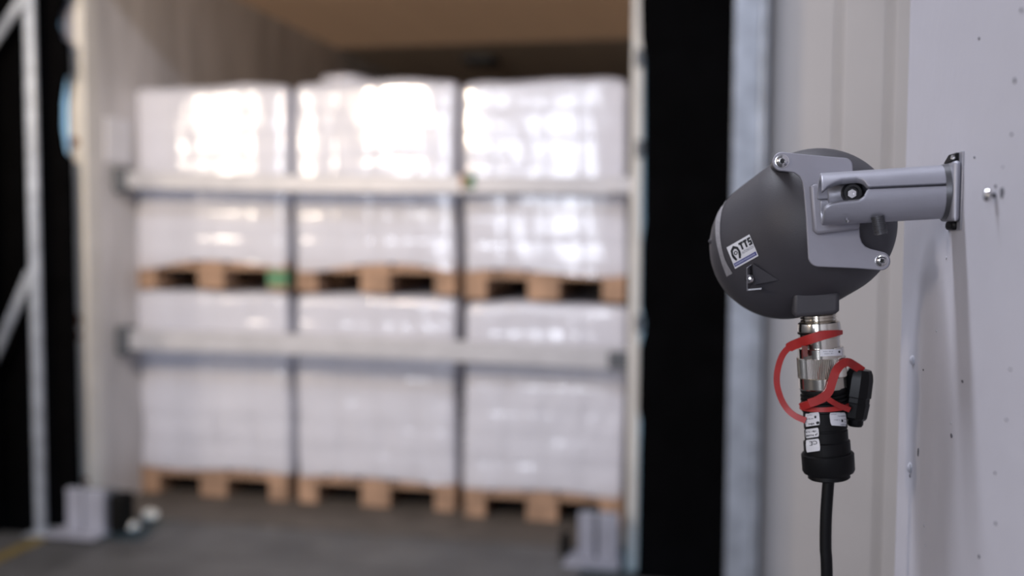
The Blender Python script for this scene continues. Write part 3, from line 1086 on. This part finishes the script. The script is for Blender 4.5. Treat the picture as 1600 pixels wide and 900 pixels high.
sweep('cable', cb_, circ(9 * KB, 16), M_plug, plug, 8, up_hint=(1, -0.2, 0.1))

# labels on plug
bb = bmesh.new()
bb.from_mesh(body.data)
bvp = BVHTree.FromBMesh(bb)
lab = [((1258.5, 646.5), (1280, 643.5), (1281.5, 663.5), (1259, 667)), ((1259, 671), (1279, 668), (1280, 682), (1260, 685)), ((1259.5, 687.5), (1280, 685), (1282, 704), (1260.5, 707)), ((1295.5, 645), (1320.5, 644), (1322.5, 666), (1298, 664.5))]
# print too small to read in the photograph: rows of broken strokes; only the CE mark is legible
prints = [[(None, .25, .72, .74, .93), (None, .02, .62, .36, .50), (None, .2, .6, .10, .2), (None, .02, .1, .78, .92), (None, .66, .9, .2, .48)],
          [(None, .05, .9, .22, .42), (None, .05, .9, .62, .85)],
          [('CE', .28, .84, .14, .50)],
          [(None, .62, .97, .84, .96), (None, .5, .96, .22, .32), (None, .25, .6, .5, .6), (None, .68, .82, .44, .76), (None, .86, .97, .46, .56), (None, .86, .97, .66, .76), (None, .1, .85, .06, .11)]]


def strokes(u0, u1, v0, v1, seed):
    rn = random.Random(seed)
    out_, u_ = [], u0
    step = (v1 - v0) * 0.55
    while u_ < u1 - step * 0.3:
        w_ = step * rn.uniform(0.35, 0.8)
        a_, b_ = sorted((rn.uniform(0, .35), rn.uniform(.65, 1)))
        out_.append([(u_, v0 + (v1 - v0) * a_), (min(u_ + w_, u1), v0 + (v1 - v0) * a_), (min(u_ + w_, u1), v0 + (v1 - v0) * b_), (u_, v0 + (v1 - v0) * b_)])
        u_ += w_ + step * rn.choice((.3, .35, .4, .9))
    return out_


for q, pr2 in zip(lab, prints):
    f_ = quad_map(*q)
    rows = []
    for i in range(9):
        v = i / 8
        ins = 0.0
        dv = min(v, 1 - v)
        ins = 0.06 if dv < 0.01 else (0.015 if dv < 0.13 else 0)
        rows.append([f_(ins + (1 - 2 * ins) * j / 8, v) for j in range(9)])
    l_ = patch('paper_label', bvp, rows, M_paper, plug, 0.00035)
    if l_ is None:
        continue
    for txt, u0, u1, v0, v1 in pr2:
        uv_mesh('small_print', bvp, f_, text_uv(txt, u0, u1, v0, v1, flip=True) if txt else strokes(u0, u1, v0, v1, int(u0 * 100 + v0 * 1000)), M_ink if v1 - v0 > .18 else M_inkg, l_, 0.0006)
f_ = quad_map(*lab[0])
c_, rr_ = (0.86, 0.82), 0.115
uv_mesh('print_dot', bvp, f_, [[(c_[0] + rr_ * math.cos(t * .5236), c_[1] + rr_ * math.sin(t * .5236)) for t in range(12)]], M_ink, plug, 0.0006)
# metal ring label
cc = bmesh.new()
cc.from_mesh([o for o in plug.children if o.name.startswith('coupling_ring')][0].data)
bvc = BVHTree.FromBMesh(cc)
f_ = quad_map((1281, 546.5), (1314.5, 545.5), (1315, 555.5), (1281.5, 557))
l_ = patch('paper_label', bvc, grid(f_, 0, 1, 0, 1, 3, 10), M_paper, plug, 0.0003)
if l_:
    for u0, u1, v0, v1, m_ in [(.15, .62, .22, .36, M_inkg), (.2, .6, .55, .68, M_inkg), (.84, .92, .2, .62, M_ink)]:
        uv_mesh('small_print', bvc, f_, strokes(u0, u1, v0, v1, int(v0 * 1000)), m_, l_, 0.0005)

# red straps
def strap(name, pts, wpx, tpx, parent, hint=(0, -1, 0), scale=None):
    p3 = []
    for px, py, dy in pts:
        p3.append(P(px, py, YCN + dy))
    a, b = wpx * KB / 2, tpx * KB / 2
    return sweep(name, p3, [(-a, -b), (a, -b), (a, b), (-a, b)], M_red, parent, 8, up_hint=hint, scale=scale)


fr = -0.0185
strap('retaining_strap', [(1315, 519, -0.007), (1303, 521, -0.0155), (1285, 524, fr), (1265, 530, -0.0165), (1248, 536, -0.010), (1233, 543, -0.006), (1222, 556, -0.004), (1215, 578, -0.003), (1214, 600, -0.003), (1220, 622, -0.003), (1230, 639, -0.004), (1243, 650, -0.006), (1259, 657, -0.008)], 11, 4, sens,
      scale=lambda t: 0.55 + 0.75 * min(1, t / 0.18) if t < 0.36 else (1.3 if t < 0.42 else 0.85))
py_obj('strap_tab', [P(1252, 540, YCN - 0.015), P(1262, 541, YCN - 0.0175), P(1262, 557, YCN - 0.0185), P(1256, 558, YCN - 0.0175),
                     P(1252, 540, YCN - 0.012), P(1262, 541, YCN - 0.015), P(1262, 557, YCN - 0.016), P(1256, 558, YCN - 0.015)],
       [(0, 1, 2, 3), (4, 5, 6, 7), (0, 1, 5, 4), (1, 2, 6, 5), (2, 3, 7, 6), (3, 0, 4, 7)], mat('dark red rubber', (0.12, 0.006, 0.008), 0.5), sens)
lathe('strap_ring', K0, kdir, [(at(a), r * KB) for a, r in [(630, 31), (630, 36.5), (637, 37), (637, 31)]], M_red, plug, 48)
strap('cap_strap', [(1264, 630, fr - 0.002), (1280, 624, fr - 0.003), (1294, 613, fr - 0.003), (1300, 597, fr - 0.003), (1306, 580, fr - 0.002), (1315, 569, -0.016), (1325, 566, -0.012), (1335, 571, -0.006), (1347, 579, -0.001)], 12.5, 4, plug)
strap('cap_strap', [(1292, 622, fr - 0.003), (1301, 628, fr - 0.002), (1312, 634, -0.016), (1327, 640, -0.010)], 8, 4, plug)
strap('cap_strap', [(1252, 635, -0.012), (1262, 632, -0.0175), (1274, 628, fr - 0.002), (1288, 622, fr - 0.003)], 11, 4, plug)
# hanging black dust cap
d0, d1 = P(1343, 583, YCN + 0.004), P(1333, 654, YCN + 0.004)
dl = (d1 - d0).length
dc = lathe('dust_cap', d0, d1 - d0, [(-0.003, 0), (-0.003, 17 * KB), (0, 20 * KB), (dl * 0.12, 21.5 * KB), (dl * 0.5, 22 * KB), (dl * 0.52, 20.5 * KB), (dl * 0.62, 20.5 * KB), (dl * 0.64, 21.5 * KB), (dl * 0.95, 20 * KB), (dl, 18 * KB), (dl, 0)], M_cap, plug, 10, sharp=20)
d2, d3 = P(1337, 652, YCN + 0.004), P(1336, 666, YCN + 0.004)
lathe('cap_tab', d2, d3 - d2, [(0, 0), (0, 12 * KB), (0.005, 12 * KB), (0.0068, 10 * KB), (0.0072, 0)], M_cap, plug, 16)
